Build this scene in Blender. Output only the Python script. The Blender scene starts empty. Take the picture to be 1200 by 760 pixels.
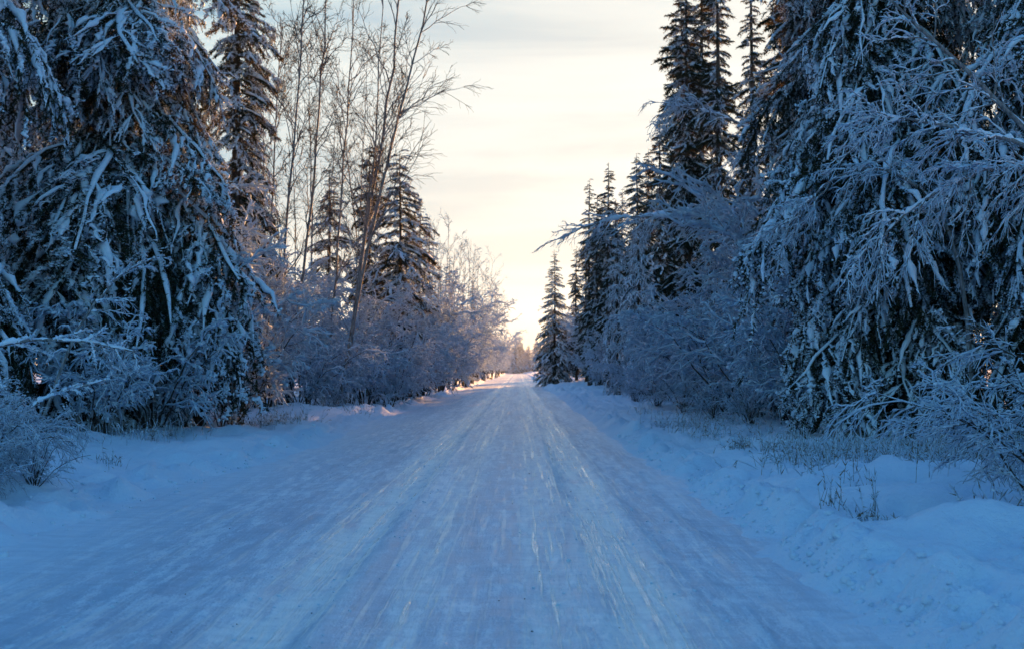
import bpy, math, random
import numpy as np

R = math.radians
random.seed(7)
rng = np.random.default_rng(7)
C = bpy.context.scene.collection
sc = bpy.context.scene

# ------------------------------------------------------------------ camera
CAM_Z, FPX, CX, CY = 1.6, 1500.0, 608.0, 432.0      # metres; photograph pixels
cam_d = bpy.data.cameras.new('camera')
cam = bpy.data.objects.new('camera', cam_d)
C.objects.link(cam)
cam.location = (0, 0, CAM_Z)
cam_d.sensor_width = 36.0
cam_d.lens = 36.0 * FPX / 1200.0
cam.rotation_euler = (R(90) + math.atan((CY - 380) / FPX), 0, math.atan((CX - 600) / FPX))
cam_d.clip_start, cam_d.clip_end = 0.1, 6000
cam_d.dof.use_dof = True
cam_d.dof.focus_distance = 17.0
cam_d.dof.aperture_fstop = 2.8
sc.camera = cam

# ------------------------------------------------------------------ sky, sun, exposure
SUN_EL, SUN_AZ = 6.7, 10.3                            # azimuth clockwise from +Y
w = bpy.data.worlds.new('World'); sc.world = w; w.use_nodes = True
nt = w.node_tree; nt.nodes.clear()
L = nt.links.new
def wn(t, **k):
    n = nt.nodes.new(t)
    for a, v in k.items(): setattr(n, a, v)
    return n
sky = wn('ShaderNodeTexSky', sky_type='NISHITA', sun_disc=False)
sky.sun_elevation, sky.sun_rotation = R(SUN_EL), R(SUN_AZ)
sky.ozone_density, sky.dust_density, sky.air_density, sky.altitude = 5.5, 1.4, 1.0, 150
# thin cirrus streaks: the cloud scatters the sky's own light, more or less of it
tc = wn('ShaderNodeTexCoord')
mp = wn('ShaderNodeMapping'); mp.inputs['Scale'].default_value = (1.6, 1.6, 17); mp.inputs['Rotation'].default_value = (R(1.5), R(3), 0)
L(tc.outputs['Generated'], mp.inputs['Vector'])
nz = wn('ShaderNodeTexNoise'); nz.inputs['Scale'].default_value = 1.7; nz.inputs['Detail'].default_value = 5; nz.inputs['Roughness'].default_value = .5
nz.inputs['Distortion'].default_value = .4
L(mp.outputs[0], nz.inputs['Vector'])
rm = wn('ShaderNodeMapRange'); rm.inputs['From Min'].default_value = .35; rm.inputs['From Max'].default_value = .68
rm.inputs['To Min'].default_value = .6; rm.inputs['To Max'].default_value = 2.0
L(nz.outputs['Fac'], rm.inputs['Value'])
tn = wn('ShaderNodeVectorMath', operation='MULTIPLY'); L(sky.outputs[0], tn.inputs[0]); tn.inputs[1].default_value = (.90, .91, 1.52)   # cold, slightly violet winter air
m1 = wn('ShaderNodeVectorMath', operation='SCALE'); L(tn.outputs[0], m1.inputs[0]); L(rm.outputs[0], m1.inputs['Scale'])
# the veil evens the sky out: c / (1 + (c / k)^2)^0.42
KV = (1.42, 1.33, 1.04)
dv = wn('ShaderNodeVectorMath', operation='DIVIDE'); L(m1.outputs[0], dv.inputs[0]); dv.inputs[1].default_value = KV
sq = wn('ShaderNodeVectorMath', operation='MULTIPLY'); L(dv.outputs[0], sq.inputs[0]); L(dv.outputs[0], sq.inputs[1])
ad = wn('ShaderNodeVectorMath', operation='ADD'); L(sq.outputs[0], ad.inputs[0]); ad.inputs[1].default_value = (1, 1, 1)
pw = wn('ShaderNodeVectorMath', operation='POWER'); L(ad.outputs[0], pw.inputs[0]); pw.inputs[1].default_value = (.42, .42, .42)
d2 = wn('ShaderNodeVectorMath', operation='DIVIDE'); L(m1.outputs[0], d2.inputs[0]); L(pw.outputs[0], d2.inputs[1])
bg = wn('ShaderNodeBackground'); L(d2.outputs[0], bg.inputs['Color']); bg.inputs['Strength'].default_value = 0.1
wo = wn('ShaderNodeOutputWorld'); L(bg.outputs[0], wo.inputs['Surface'])

sun_d = bpy.data.lights.new('sun', 'SUN'); sun = bpy.data.objects.new('sun', sun_d); C.objects.link(sun)
sun_d.energy, sun_d.angle, sun_d.color = 4.0, R(.55), (1, .47, .14)
sun.rotation_euler = (R(90 - SUN_EL), 0, R(180 - SUN_AZ))     # lamp shines along its -Z
sun.location = (40, 220, 60)
vs = sc.view_settings
vs.view_transform, vs.look, vs.gamma, vs.exposure = 'Standard', 'None', 1.0, 2.5
sc.cycles.max_bounces = 6
sc.cycles.transparent_max_bounces = 8

# ------------------------------------------------------------------ materials
def mat(name):
    m = bpy.data.materials.new(name); m.use_nodes = True
    t = m.node_tree; t.nodes.clear()
    o = t.nodes.new('ShaderNodeOutputMaterial'); b = t.nodes.new('ShaderNodeBsdfPrincipled')
    t.links.new(b.outputs[0], o.inputs[0])
    return m, t, b, o
def noise(t, scale, detail=3, vec=None, rough=.5):
    n = t.nodes.new('ShaderNodeTexNoise'); n.inputs['Scale'].default_value = scale; n.inputs['Detail'].default_value = detail
    n.inputs['Roughness'].default_value = rough
    if vec: t.links.new(vec, n.inputs['Vector'])
    return n
def ramp(t, src, stops):
    r = t.nodes.new('ShaderNodeValToRGB'); t.links.new(src, r.inputs['Fac'])
    e = r.color_ramp.elements
    while len(e) < len(stops): e.new(.5)
    for x, (p, c) in zip(e, stops): x.position = p; x.color = (*c, 1) if len(c) == 3 else c
    return r
def coord(t, scale=(1, 1, 1), rot=(0, 0, 0)):
    c = t.nodes.new('ShaderNodeTexCoord'); m = t.nodes.new('ShaderNodeMapping')
    m.inputs['Scale'].default_value = scale; m.inputs['Rotation'].default_value = rot
    t.links.new(c.outputs['Object'], m.inputs['Vector'])
    return m.outputs[0]
def bump(t, b, src, strength, dist):
    n = t.nodes.new('ShaderNodeBump'); n.inputs['Strength'].default_value = strength; n.inputs['Distance'].default_value = dist
    t.links.new(src, n.inputs['Height']); t.links.new(n.outputs[0], b.inputs['Normal'])
def translucent(t, b, o, col, f):
    tr = t.nodes.new('ShaderNodeBsdfTranslucent'); tr.inputs['Color'].default_value = (*col, 1)
    mx = t.nodes.new('ShaderNodeMixShader'); mx.inputs[0].default_value = f
    t.links.new(b.outputs[0], mx.inputs[1]); t.links.new(tr.outputs[0], mx.inputs[2]); t.links.new(mx.outputs[0], o.inputs[0])

def make_materials():
    M = {}
    # snow lying on branches
    m, t, b, o = mat('branch_snow'); M['snow'] = m
    n = noise(t, 22, 3, coord(t))
    r = ramp(t, n.outputs['Fac'], [(.3, (.65, .75, .89)), (.7, (.79, .87, .97))]); t.links.new(r.outputs[0], b.inputs['Base Color'])
    b.inputs['Roughness'].default_value = .75; b.inputs['Specular IOR Level'].default_value = .2
    bump(t, b, n.outputs['Fac'], .5, .03)
    # hoar frost on fine twigs
    m, t, b, o = mat('twig_frost'); M['frost'] = m
    n = noise(t, 9, 2, coord(t))
    r = ramp(t, n.outputs['Fac'], [(.3, (.42, .51, .64)), (.7, (.74, .83, .95))]); t.links.new(r.outputs[0], b.inputs['Base Color'])
    b.inputs['Roughness'].default_value = .8; b.inputs['Specular IOR Level'].default_value = .15
    translucent(t, b, o, (.8, .78, .76), .14)
    # spruce needles
    m, t, b, o = mat('spruce_needles'); M['needle'] = m
    n = noise(t, 5, 2, coord(t))
    r = ramp(t, n.outputs['Fac'], [(.3, (.010, .019, .012)), (.7, (.030, .042, .022))]); t.links.new(r.outputs[0], b.inputs['Base Color'])
    b.inputs['Roughness'].default_value = .7; b.inputs['Specular IOR Level'].default_value = .2
    translucent(t, b, o, (.12, .085, .035), .25)
    # barks
    for key, name, c0, c1 in (('bark', 'spruce_bark', (.03, .022, .018), (.085, .065, .05)), ('birch', 'grey_birch_bark', (.09, .085, .085), (.30, .29, .30)),
                              ('twig', 'dark_twig_bark', (.022, .016, .014), (.06, .04, .033))):
        m, t, b, o = mat(name); M[key] = m
        n = noise(t, 6, 4, coord(t, (4, 4, 1)))
        r = ramp(t, n.outputs['Fac'], [(.35, c0), (.65, c1)]); t.links.new(r.outputs[0], b.inputs['Base Color'])
        b.inputs['Roughness'].default_value = .85; bump(t, b, n.outputs['Fac'], .6, .02)
    # dry grass
    m, t, b, o = mat('dry_grass_stalks'); M['straw'] = m
    n = noise(t, 3, 2, coord(t))
    r = ramp(t, n.outputs['Fac'], [(.3, (.10, .075, .055)), (.7, (.27, .21, .15))]); t.links.new(r.outputs[0], b.inputs['Base Color'])
    b.inputs['Roughness'].default_value = .8
    # stones
    m, t, b, o = mat('road_grit'); M['grit'] = m
    b.inputs['Base Color'].default_value = (.05, .047, .045, 1); b.inputs['Roughness'].default_value = .8
    # snow field
    m, t, b, o = mat('snow_field'); M['ground'] = m
    n1 = noise(t, .9, 5, coord(t)); n2 = noise(t, 14, 4, coord(t), .6); n3 = noise(t, 90, 2, coord(t))
    r = ramp(t, n1.outputs['Fac'], [(.3, (.67, .77, .91)), (.7, (.79, .87, .98))]); t.links.new(r.outputs[0], b.inputs['Base Color'])
    b.inputs['Roughness'].default_value = .7; b.inputs['Specular IOR Level'].default_value = .25
    a = t.nodes.new('ShaderNodeMath'); a.operation = 'MULTIPLY_ADD'; a.inputs[1].default_value = .25
    t.links.new(n3.outputs['Fac'], a.inputs[0]); t.links.new(n2.outputs['Fac'], a.inputs[2])
    bump(t, b, a.outputs[0], .8, .05)
    # packed snow road
    m, t, b, o = mat('packed_snow'); M['road'] = m
    s1 = noise(t, 2.2, 5, coord(t, (1, .045, 1), (0, 0, R(.6))), .62)      # long tyre streaks
    s2 = noise(t, 7, 4, coord(t, (1, .10, 1)), .6)                         # fine streaks
    g = noise(t, .8, 4, coord(t)); sp = noise(t, 30, 3, coord(t)); cr = noise(t, 5, 4, coord(t, (.35, 1.6, 1)))
    def mth(op, a, b_):
        n = t.nodes.new('ShaderNodeMath'); n.operation = op
        for i, v in enumerate((a, b_)):
            if isinstance(v, (int, float)): n.inputs[i].default_value = v
            else: t.links.new(v, n.inputs[i])
        return n.outputs[0]
    def clampr(v, a, b_, c=0., d=1.):
        n = t.nodes.new('ShaderNodeMapRange'); t.links.new(v, n.inputs[0])
        for i, q in enumerate((a, b_, c, d)): n.inputs[i + 1].default_value = q
        return n.outputs[0]
    tx = t.nodes.new('ShaderNodeTexCoord'); sx = t.nodes.new('ShaderNodeSeparateXYZ'); t.links.new(tx.outputs['Object'], sx.inputs[0])
    wob = mth('MULTIPLY', mth('SUBTRACT', noise(t, .12, 2, coord(t, (0, 1, 0))).outputs['Fac'], .5), .9)
    xx = mth('ADD', sx.outputs['X'], wob)
    def lane(x0, wd):                                                      # soft band round a wheel line
        q = mth('DIVIDE', mth('SUBTRACT', xx, x0), wd)
        return mth('POWER', 2.718, mth('MULTIPLY', mth('MULTIPLY', q, q), -1.))
    lanes = mth('ADD', mth('ADD', lane(-1.55, .3), lane(.82, .34)), mth('MULTIPLY', mth('ADD', lane(.2, .18), lane(-.75, .2)), .55))
    streak = mth('ADD', mth('MULTIPLY', s1.outputs['Fac'], .55), mth('MULTIPLY', s2.outputs['Fac'], .45))
    fl = noise(t, 1, 6, coord(t, (8, 1.3, 1)), .68); gr = noise(t, 55, 3, coord(t, (1, .6, 1)), .6)          # flakes of crust, grain
    fk = mth('ADD', mth('ADD', mth('MULTIPLY', fl.outputs['Fac'], .62), mth('MULTIPLY', gr.outputs['Fac'], .2)), mth('MULTIPLY', s1.outputs['Fac'], .3))
    flake = clampr(fk, .55, .63)
    pol = mth('MULTIPLY', lanes, clampr(mth('ADD', mth('MULTIPLY', fk, .6), mth('MULTIPLY', s2.outputs['Fac'], .4)), .44, .57))                        # crusts of white snow beside the wheel lines
    cmix = t.nodes.new('ShaderNodeMix'); cmix.data_type = 'RGBA'
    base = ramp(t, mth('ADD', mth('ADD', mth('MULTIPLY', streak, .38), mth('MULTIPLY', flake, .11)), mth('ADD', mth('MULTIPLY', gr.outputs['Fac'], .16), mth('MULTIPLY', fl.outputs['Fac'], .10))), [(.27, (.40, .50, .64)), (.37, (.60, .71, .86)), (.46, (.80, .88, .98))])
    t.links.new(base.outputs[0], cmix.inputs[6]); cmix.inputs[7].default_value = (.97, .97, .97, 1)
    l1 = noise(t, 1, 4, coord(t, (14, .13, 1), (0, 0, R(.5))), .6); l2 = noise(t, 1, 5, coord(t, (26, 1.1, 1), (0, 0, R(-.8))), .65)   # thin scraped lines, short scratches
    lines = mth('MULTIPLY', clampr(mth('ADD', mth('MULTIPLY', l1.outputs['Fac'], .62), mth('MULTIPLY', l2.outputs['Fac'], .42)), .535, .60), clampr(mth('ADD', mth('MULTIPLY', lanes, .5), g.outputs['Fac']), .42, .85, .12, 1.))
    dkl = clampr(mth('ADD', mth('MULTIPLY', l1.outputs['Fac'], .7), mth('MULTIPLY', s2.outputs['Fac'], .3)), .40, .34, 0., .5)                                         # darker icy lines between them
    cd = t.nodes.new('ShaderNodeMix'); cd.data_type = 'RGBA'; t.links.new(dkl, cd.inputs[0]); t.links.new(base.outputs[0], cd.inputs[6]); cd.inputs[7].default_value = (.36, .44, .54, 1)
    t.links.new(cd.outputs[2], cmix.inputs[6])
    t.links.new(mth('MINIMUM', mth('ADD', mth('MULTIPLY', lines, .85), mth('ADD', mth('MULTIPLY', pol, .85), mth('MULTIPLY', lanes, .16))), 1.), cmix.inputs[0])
    cm2 = t.nodes.new('ShaderNodeMix'); cm2.data_type = 'RGBA'; cm2.blend_type = 'MULTIPLY'; cm2.inputs[0].default_value = .7
    eg = t.nodes.new('ShaderNodeMix'); eg.data_type = 'RGBA'                # loose snow drifts over both edges
    ew = mth('ADD', sx.outputs['X'], mth('MULTIPLY', mth('SUBTRACT', s1.outputs['Fac'], .5), 2.2))
    t.links.new(mth('MINIMUM', mth('ADD', clampr(ew, 1.5, 2.5), clampr(ew, -3.1, -4.5)), .92), eg.inputs[0])
    t.links.new(cmix.outputs[2], eg.inputs[6]); eg.inputs[7].default_value = (.74, .83, .95, 1)
    t.links.new(eg.outputs[2], cm2.inputs[6]); t.links.new(ramp(t, cr.outputs['Fac'], [(.3, (.78, .79, .81)), (.62, (1, 1, 1))]).outputs[0], cm2.inputs[7])
    t.links.new(cm2.outputs[2], b.inputs['Base Color'])
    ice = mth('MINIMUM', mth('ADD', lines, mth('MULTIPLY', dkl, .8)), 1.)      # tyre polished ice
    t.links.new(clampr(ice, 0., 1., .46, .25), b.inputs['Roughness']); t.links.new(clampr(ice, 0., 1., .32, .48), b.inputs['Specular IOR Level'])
    bump(t, b, mth('ADD', mth('ADD', mth('ADD', mth('MULTIPLY', s2.outputs['Fac'], .7), mth('MULTIPLY', gr.outputs['Fac'], .35)), mth('MULTIPLY', cr.outputs['Fac'], .5)), mth('ADD', mth('MULTIPLY', flake, .3), mth('MULTIPLY', lines, .5))), .5, .03)
    return M
M = make_materials()

# ------------------------------------------------------------------ helpers
def nrm(a): return a / np.maximum(np.linalg.norm(a, axis=-1, keepdims=True), 1e-9)

class MB:
    """collects tubes, blades and blobs; build() links them as ONE mesh object"""
    def __init__(s): s.v, s.t, s.q, s.tm, s.qm, s.n = [], [], [], [], [], 0
    def add(s, v, tris=None, quads=None, m=0):
        if tris is not None and len(tris): s.t.append(tris + s.n); s.tm.append(np.full(len(tris), m, np.int32))
        if quads is not None and len(quads): s.q.append(quads + s.n); s.qm.append(np.full(len(quads), m, np.int32))
        s.v.append(v); s.n += len(v)
    def tubes(s, P, Rr, k=3, m=0, jit=0., flat=1., off=0.):
        P = np.asarray(P, float); Rr = np.asarray(Rr, float)
        mm, n, _ = P.shape
        T = nrm(np.gradient(P, axis=1))
        ref = np.where(np.abs(T[:, :, 2]).mean(1)[:, None, None] > .93, np.array([[[1., 0, 0]]]), np.array([[[0, 0, 1.]]]))
        U = nrm(np.cross(T, np.broadcast_to(ref, T.shape))); W = np.cross(U, T)
        if off: P = P + W * (Rr * off)[..., None]
        a = np.arange(k) / k * 2 * math.pi + .4
        rr = Rr[:, :, None] * (1 + (rng.uniform(-jit, jit, (mm, n, k)) if jit else 0))
        V = P[:, :, None] + rr[..., None] * (np.cos(a)[None, None, :, None] * U[:, :, None] + flat * np.sin(a)[None, None, :, None] * W[:, :, None])
        idx = np.arange(mm * n * k).reshape(mm, n, k)
        A, B = idx[:, :-1], idx[:, 1:]
        Q = np.stack([A, np.roll(A, -1, 2), np.roll(B, -1, 2), B], -1).reshape(-1, 4)
        s.add(V.reshape(-1, 3), quads=Q, m=m)
    def blades(s, B, D, ln, wd, m=0):
        D = nrm(D); side = nrm(np.cross(D, rng.normal(size=D.shape))) * (wd / 2)[:, None]
        V = np.stack([B - side, B + side, B + D * ln[:, None]], 1).reshape(-1, 3)
        s.add(V, tris=np.arange(len(V)).reshape(-1, 3), m=m)
    def blobs(s, Cn, r, m=0, jit=.3, sq=.75):
        ico = np.array([[0, 0, 1], [.894, 0, .447], [.276, .851, .447], [-.724, .526, .447], [-.724, -.526, .447], [.276, -.851, .447],
                        [.724, .526, -.447], [-.276, .851, -.447], [-.894, 0, -.447], [-.276, -.851, -.447], [.724, -.526, -.447], [0, 0, -1]])
        f = np.array([[0, 1, 2], [0, 2, 3], [0, 3, 4], [0, 4, 5], [0, 5, 1], [1, 6, 2], [2, 7, 3], [3, 8, 4], [4, 9, 5], [5, 10, 1],
                      [2, 6, 7], [3, 7, 8], [4, 8, 9], [5, 9, 10], [1, 10, 6], [6, 11, 7], [7, 11, 8], [8, 11, 9], [9, 11, 10], [10, 11, 6]])
        n = len(Cn)
        V = Cn[:, None] + ico[None] * (r[:, None, None] * (1 + rng.uniform(-jit, jit, (n, 12, 1)))) * np.array([1, 1, sq])
        s.add(V.reshape(-1, 3), tris=(f[None] + (np.arange(n) * 12)[:, None, None]).reshape(-1, 3), m=m)
    def arrays(s):
        v = np.concatenate(s.v) if s.v else np.zeros((0, 3))
        t = np.concatenate(s.t) if s.t else np.zeros((0, 3), int); q = np.concatenate(s.q) if s.q else np.zeros((0, 4), int)
        tm = np.concatenate(s.tm) if s.tm else np.zeros(0, int); qm = np.concatenate(s.qm) if s.qm else np.zeros(0, int)
        return v, t, q, tm, qm
    def mesh(s, name, mats, smooth=True):
        v, t, q, tm, qm = s.arrays()
        me = bpy.data.meshes.new(name)
        me.vertices.add(len(v)); me.vertices.foreach_set('co', v.astype(np.float32).ravel())
        me.loops.add(len(t) * 3 + len(q) * 4); me.loops.foreach_set('vertex_index', np.concatenate([t.ravel(), q.ravel()]).astype(np.int32))
        me.polygons.add(len(t) + len(q))
        tot = np.concatenate([np.full(len(t), 3), np.full(len(q), 4)]).astype(np.int32)
        me.polygons.foreach_set('loop_start', np.concatenate([[0], np.cumsum(tot)[:-1]]).astype(np.int32))
        me.polygons.foreach_set('material_index', np.concatenate([tm, qm]).astype(np.int32))
        me.polygons.foreach_set('use_smooth', np.full(len(tot), smooth))
        for x in mats: me.materials.append(x)
        me.update(calc_edges=True)
        return me

def link(name, me, parent=None, kind=None):
    o = bpy.data.objects.new(name, me); C.objects.link(o)
    if parent: o.parent = parent
    if kind: o['kind'] = kind
    return o
def thing(name, label, cat, loc, rz=0., group=None, sc_=1.):
    o = bpy.data.objects.new(name, None); C.objects.link(o); o.empty_display_size = .3
    o.location = loc; o.rotation_euler = (0, 0, rz)
    o.scale = (sc_,) * 3 if not hasattr(sc_, '__len__') else sc_
    o['label'] = label; o['category'] = cat
    if group: o['group'] = group
    return o
def px(x, y, d):
    """photograph pixel at distance d along the road -> world point"""
    return np.array([(x - CX) / FPX * d, d, CAM_Z - (y - CY) / FPX * d])

# value noise for the terrain
_tab = np.random.default_rng(3).uniform(-1, 1, (256, 256))
def vnoise(x, y):
    xi, yi = np.floor(x).astype(int), np.floor(y).astype(int); fx, fy = x - xi, y - yi
    fx, fy = fx * fx * (3 - 2 * fx), fy * fy * (3 - 2 * fy)
    g = lambda a, b: _tab[a & 255, b & 255]
    return (g(xi, yi) * (1 - fx) + g(xi + 1, yi) * fx) * (1 - fy) + (g(xi, yi + 1) * (1 - fx) + g(xi + 1, yi + 1) * fx) * fy
def fbm(x, y, o=4):
    s, a = 0., 1.
    for k in range(o): s = s + a * vnoise(x + 17.3 * k, y + 9.1 * k); a *= .5; x, y = x * 2.03, y * 2.03
    return s
def sst(a, b, x): t = np.clip((x - a) / (b - a), 0, 1); return t * t * (3 - 2 * t)

MOUNDS = [(3.9, 11.2, .26, .85, .6), (5.0, 10.2, .22, .9, .6), (3.0, 9.0, .12, .6, .6), (4.4, 13.6, .16, .9, .7), (5.2, 16.5, .2, 1.2, .9), (3.6, 15.2, .1, .7, .8),
          (-6.9, 40, .42, 1.3, 2.2), (-5.4, 43, .3, .9, 2.0), (-8.6, 37, .3, 1.1, 1.8), (-5.9, 34, .12, .9, 1.3), (-7.4, 29.5, .14, 1.6, 1.), (-9.0, 25, .1, 2, 1.),
          (3.6, 21, .12, .8, 1.2), (3.3, 27, .14, .8, 1.5), (3.4, 38, .22, .7, 2), (-5.2, 15, .1, .8, .9), (-6.0, 14.6, .3, .9, .8), (-5.2, 13.2, .12, .7, .5), (-7.2, 19, .18, 1.1, .8), (-6.2, 23, .14, .9, 1.1), (2.75, 12.5, .06, .3, .8), (2.9, 16.6, .07, .3, .7)]
_fr = np.random.default_rng(11)
DENTS = [(x, y, d_, s) for x, y, d_, s in zip(_fr.uniform(2.6, 5.2, 60), _fr.uniform(6.5, 13, 60), _fr.uniform(.04, .11, 60), _fr.uniform(.07, .15, 60))] + \
        [(x, y, d_, s) for x, y, d_, s in zip(_fr.uniform(-6.0, -4.5, 34), _fr.uniform(12, 24, 34), _fr.uniform(.03, .08, 34), _fr.uniform(.08, .15, 34))]
def ground_z(x, y):
    x, y = np.asarray(x, float), np.asarray(y, float)
    er = 2.22 + .10 * fbm(y * .35 + 5, x * 0 + 2, 4) + .03 * vnoise(y * 3.1, x * 0 + 7)
    el = -4.35 + .28 * fbm(y * .16 + 31, x * 0 + 4, 4)
    dr, dl = x - er, el - x
    lump = fbm(x * .55, y * .4, 5); fine = fbm(x * 2.1 + 40, y * 2.1, 4); mic = fbm(x * 7 + 9, y * 7, 3)
    grow = .6 + .5 * sst(25, 110, y)
    zr = -.07 + .10 * sst(-.5, .2, dr + .10 * fine + .05 * mic) + grow * (.13 * sst(.05, 1.1, dr) + .16 * sst(.8, 4.5, dr)) + \
        sst(-.1, .7, dr) * (.08 * lump + .085 * fine + .04 * mic * (.4 + sst(.3, -.2, fine)) + .03)
    zl = -.07 + .09 * sst(-.45, .3, dl + .08 * fine) + grow * (.05 * sst(.3, 1.6, dl) + .16 * sst(1.2, 5, dl)) + \
        sst(-.1, 1.2, dl) * (.09 * lump + .075 * fine + .034 * mic * (.4 + sst(.3, -.2, fine)) + .03)
    zr = zr + .13 * np.exp(-((dr - .42) / .26) ** 2) * np.clip(.55 + .9 * fine + .35 * mic, 0, 2)
    zl = zl + .14 * np.exp(-((dl - .5) / .3) ** 2) * np.clip(.35 + 1.1 * fine + .4 * mic, 0, 2)
    z = np.where(x > -1, zr, zl)
    for mx_, my_, h, sx_, sy_ in MOUNDS: z = z + h * np.exp(-((x - mx_) / sx_) ** 2 - ((y - my_) / sy_) ** 2) * np.where(x > -1, sst(0, .6, dr), sst(0, .9, dl))
    for dx_, dy_, h, s_ in DENTS: z = z - h * np.exp(-((x - dx_) / s_) ** 2 - ((y - dy_) / s_) ** 2)
    far = np.maximum(np.maximum(dr, dl) - 7, 0)
    return z + .35 * (1 - np.exp(-far / 9)) + .2 * sst(2, 12, far) * fbm(x * .12, y * .12, 3) + sst(60, 140, y) * .25 * sst(0, 3, np.maximum(dr, dl))

# ------------------------------------------------------------------ setting: snow ground and road
def grid_mesh(name, xs, ys, zf, mats):
    X, Y = np.meshgrid(xs, ys); Z = zf(X, Y)
    b = MB(); ny, nx = X.shape; i = np.arange(nx * ny).reshape(ny, nx)
    b.add(np.stack([X, Y, Z], -1).reshape(-1, 3), quads=np.stack([i[:-1, :-1], i[:-1, 1:], i[1:, 1:], i[1:, :-1]], -1).reshape(-1, 4))
    return b.mesh(name, mats)
ys = [-60, -40, -28, -20, -14, -10, -7, -5, -3.5, -2, -1, 0, 1, 2, 2.6, 3.2]
while ys[-1] < 700: ys.append(ys[-1] + max(.055, .0115 * ys[-1]))
while ys[-1] < 3500: ys.append(ys[-1] * 1.12)
def axis(step, n, ratio, lim):
    a = [0.]; s = step
    while a[-1] < lim:
        if len(a) > n: s *= ratio
        a.append(a[-1] + s)
    return np.array(a)
xr = 1.7 + axis(.07, 60, 1.07, 1500); xl = -3.6 - axis(.075, 50, 1.07, 1500)
xs = np.concatenate([xl[::-1], np.linspace(-3.4, 1.5, 14), xr])
o = link('snow_ground', grid_mesh('snow_ground', xs, np.array(ys), ground_z, [M['ground']])); o['kind'] = 'structure'
def road_z(x, y):
    rut = -.030 * (np.exp(-((x + 1.55) / .24) ** 4) + np.exp(-((x - .82) / .24) ** 4)) + .012 * (np.exp(-((x + 1.2) / .1) ** 2) + np.exp(-((x - .47) / .1) ** 2) + np.exp(-((x - 1.17) / .1) ** 2)) - .01 * (np.exp(-((x + .75) / .25) ** 2) + np.exp(-((x - .2) / .22) ** 2))
    return rut * (1 + .5 * vnoise(x * 2, y * .15)) + .010 * fbm(x * 2.4, y * .22, 4) + .009 * fbm(x * 5, y * 2.2, 4) + .006 * sst(1.5, 2.4, x)
yr = np.array([q for q in ys if q < 900])
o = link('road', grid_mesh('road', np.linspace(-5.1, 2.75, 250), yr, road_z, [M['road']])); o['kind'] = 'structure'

# ------------------------------------------------------------------ spruce boughs
def polyline(B, D, ln, n, droop):
    """polylines from B along D (unit) of length ln, bending down by droop"""
    s = np.linspace(0, 1, n)
    P = B[:, None] + D[:, None] * (ln[:, None, None] * s[None, :, None])
    P[:, :, 2] -= (droop * ln)[:, None] * (s ** 1.8)[None]
    return P
def at(P, t):
    """points and tangents on polylines P (m,n,3) at t (m,)"""
    n = P.shape[1]; f = np.clip(t, 0, .999) * (n - 1); i = f.astype(int); r = np.arange(len(P))
    a, b = P[r, i], P[r, i + 1]
    return a + (b - a) * (f - i)[:, None], nrm(b - a)

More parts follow.
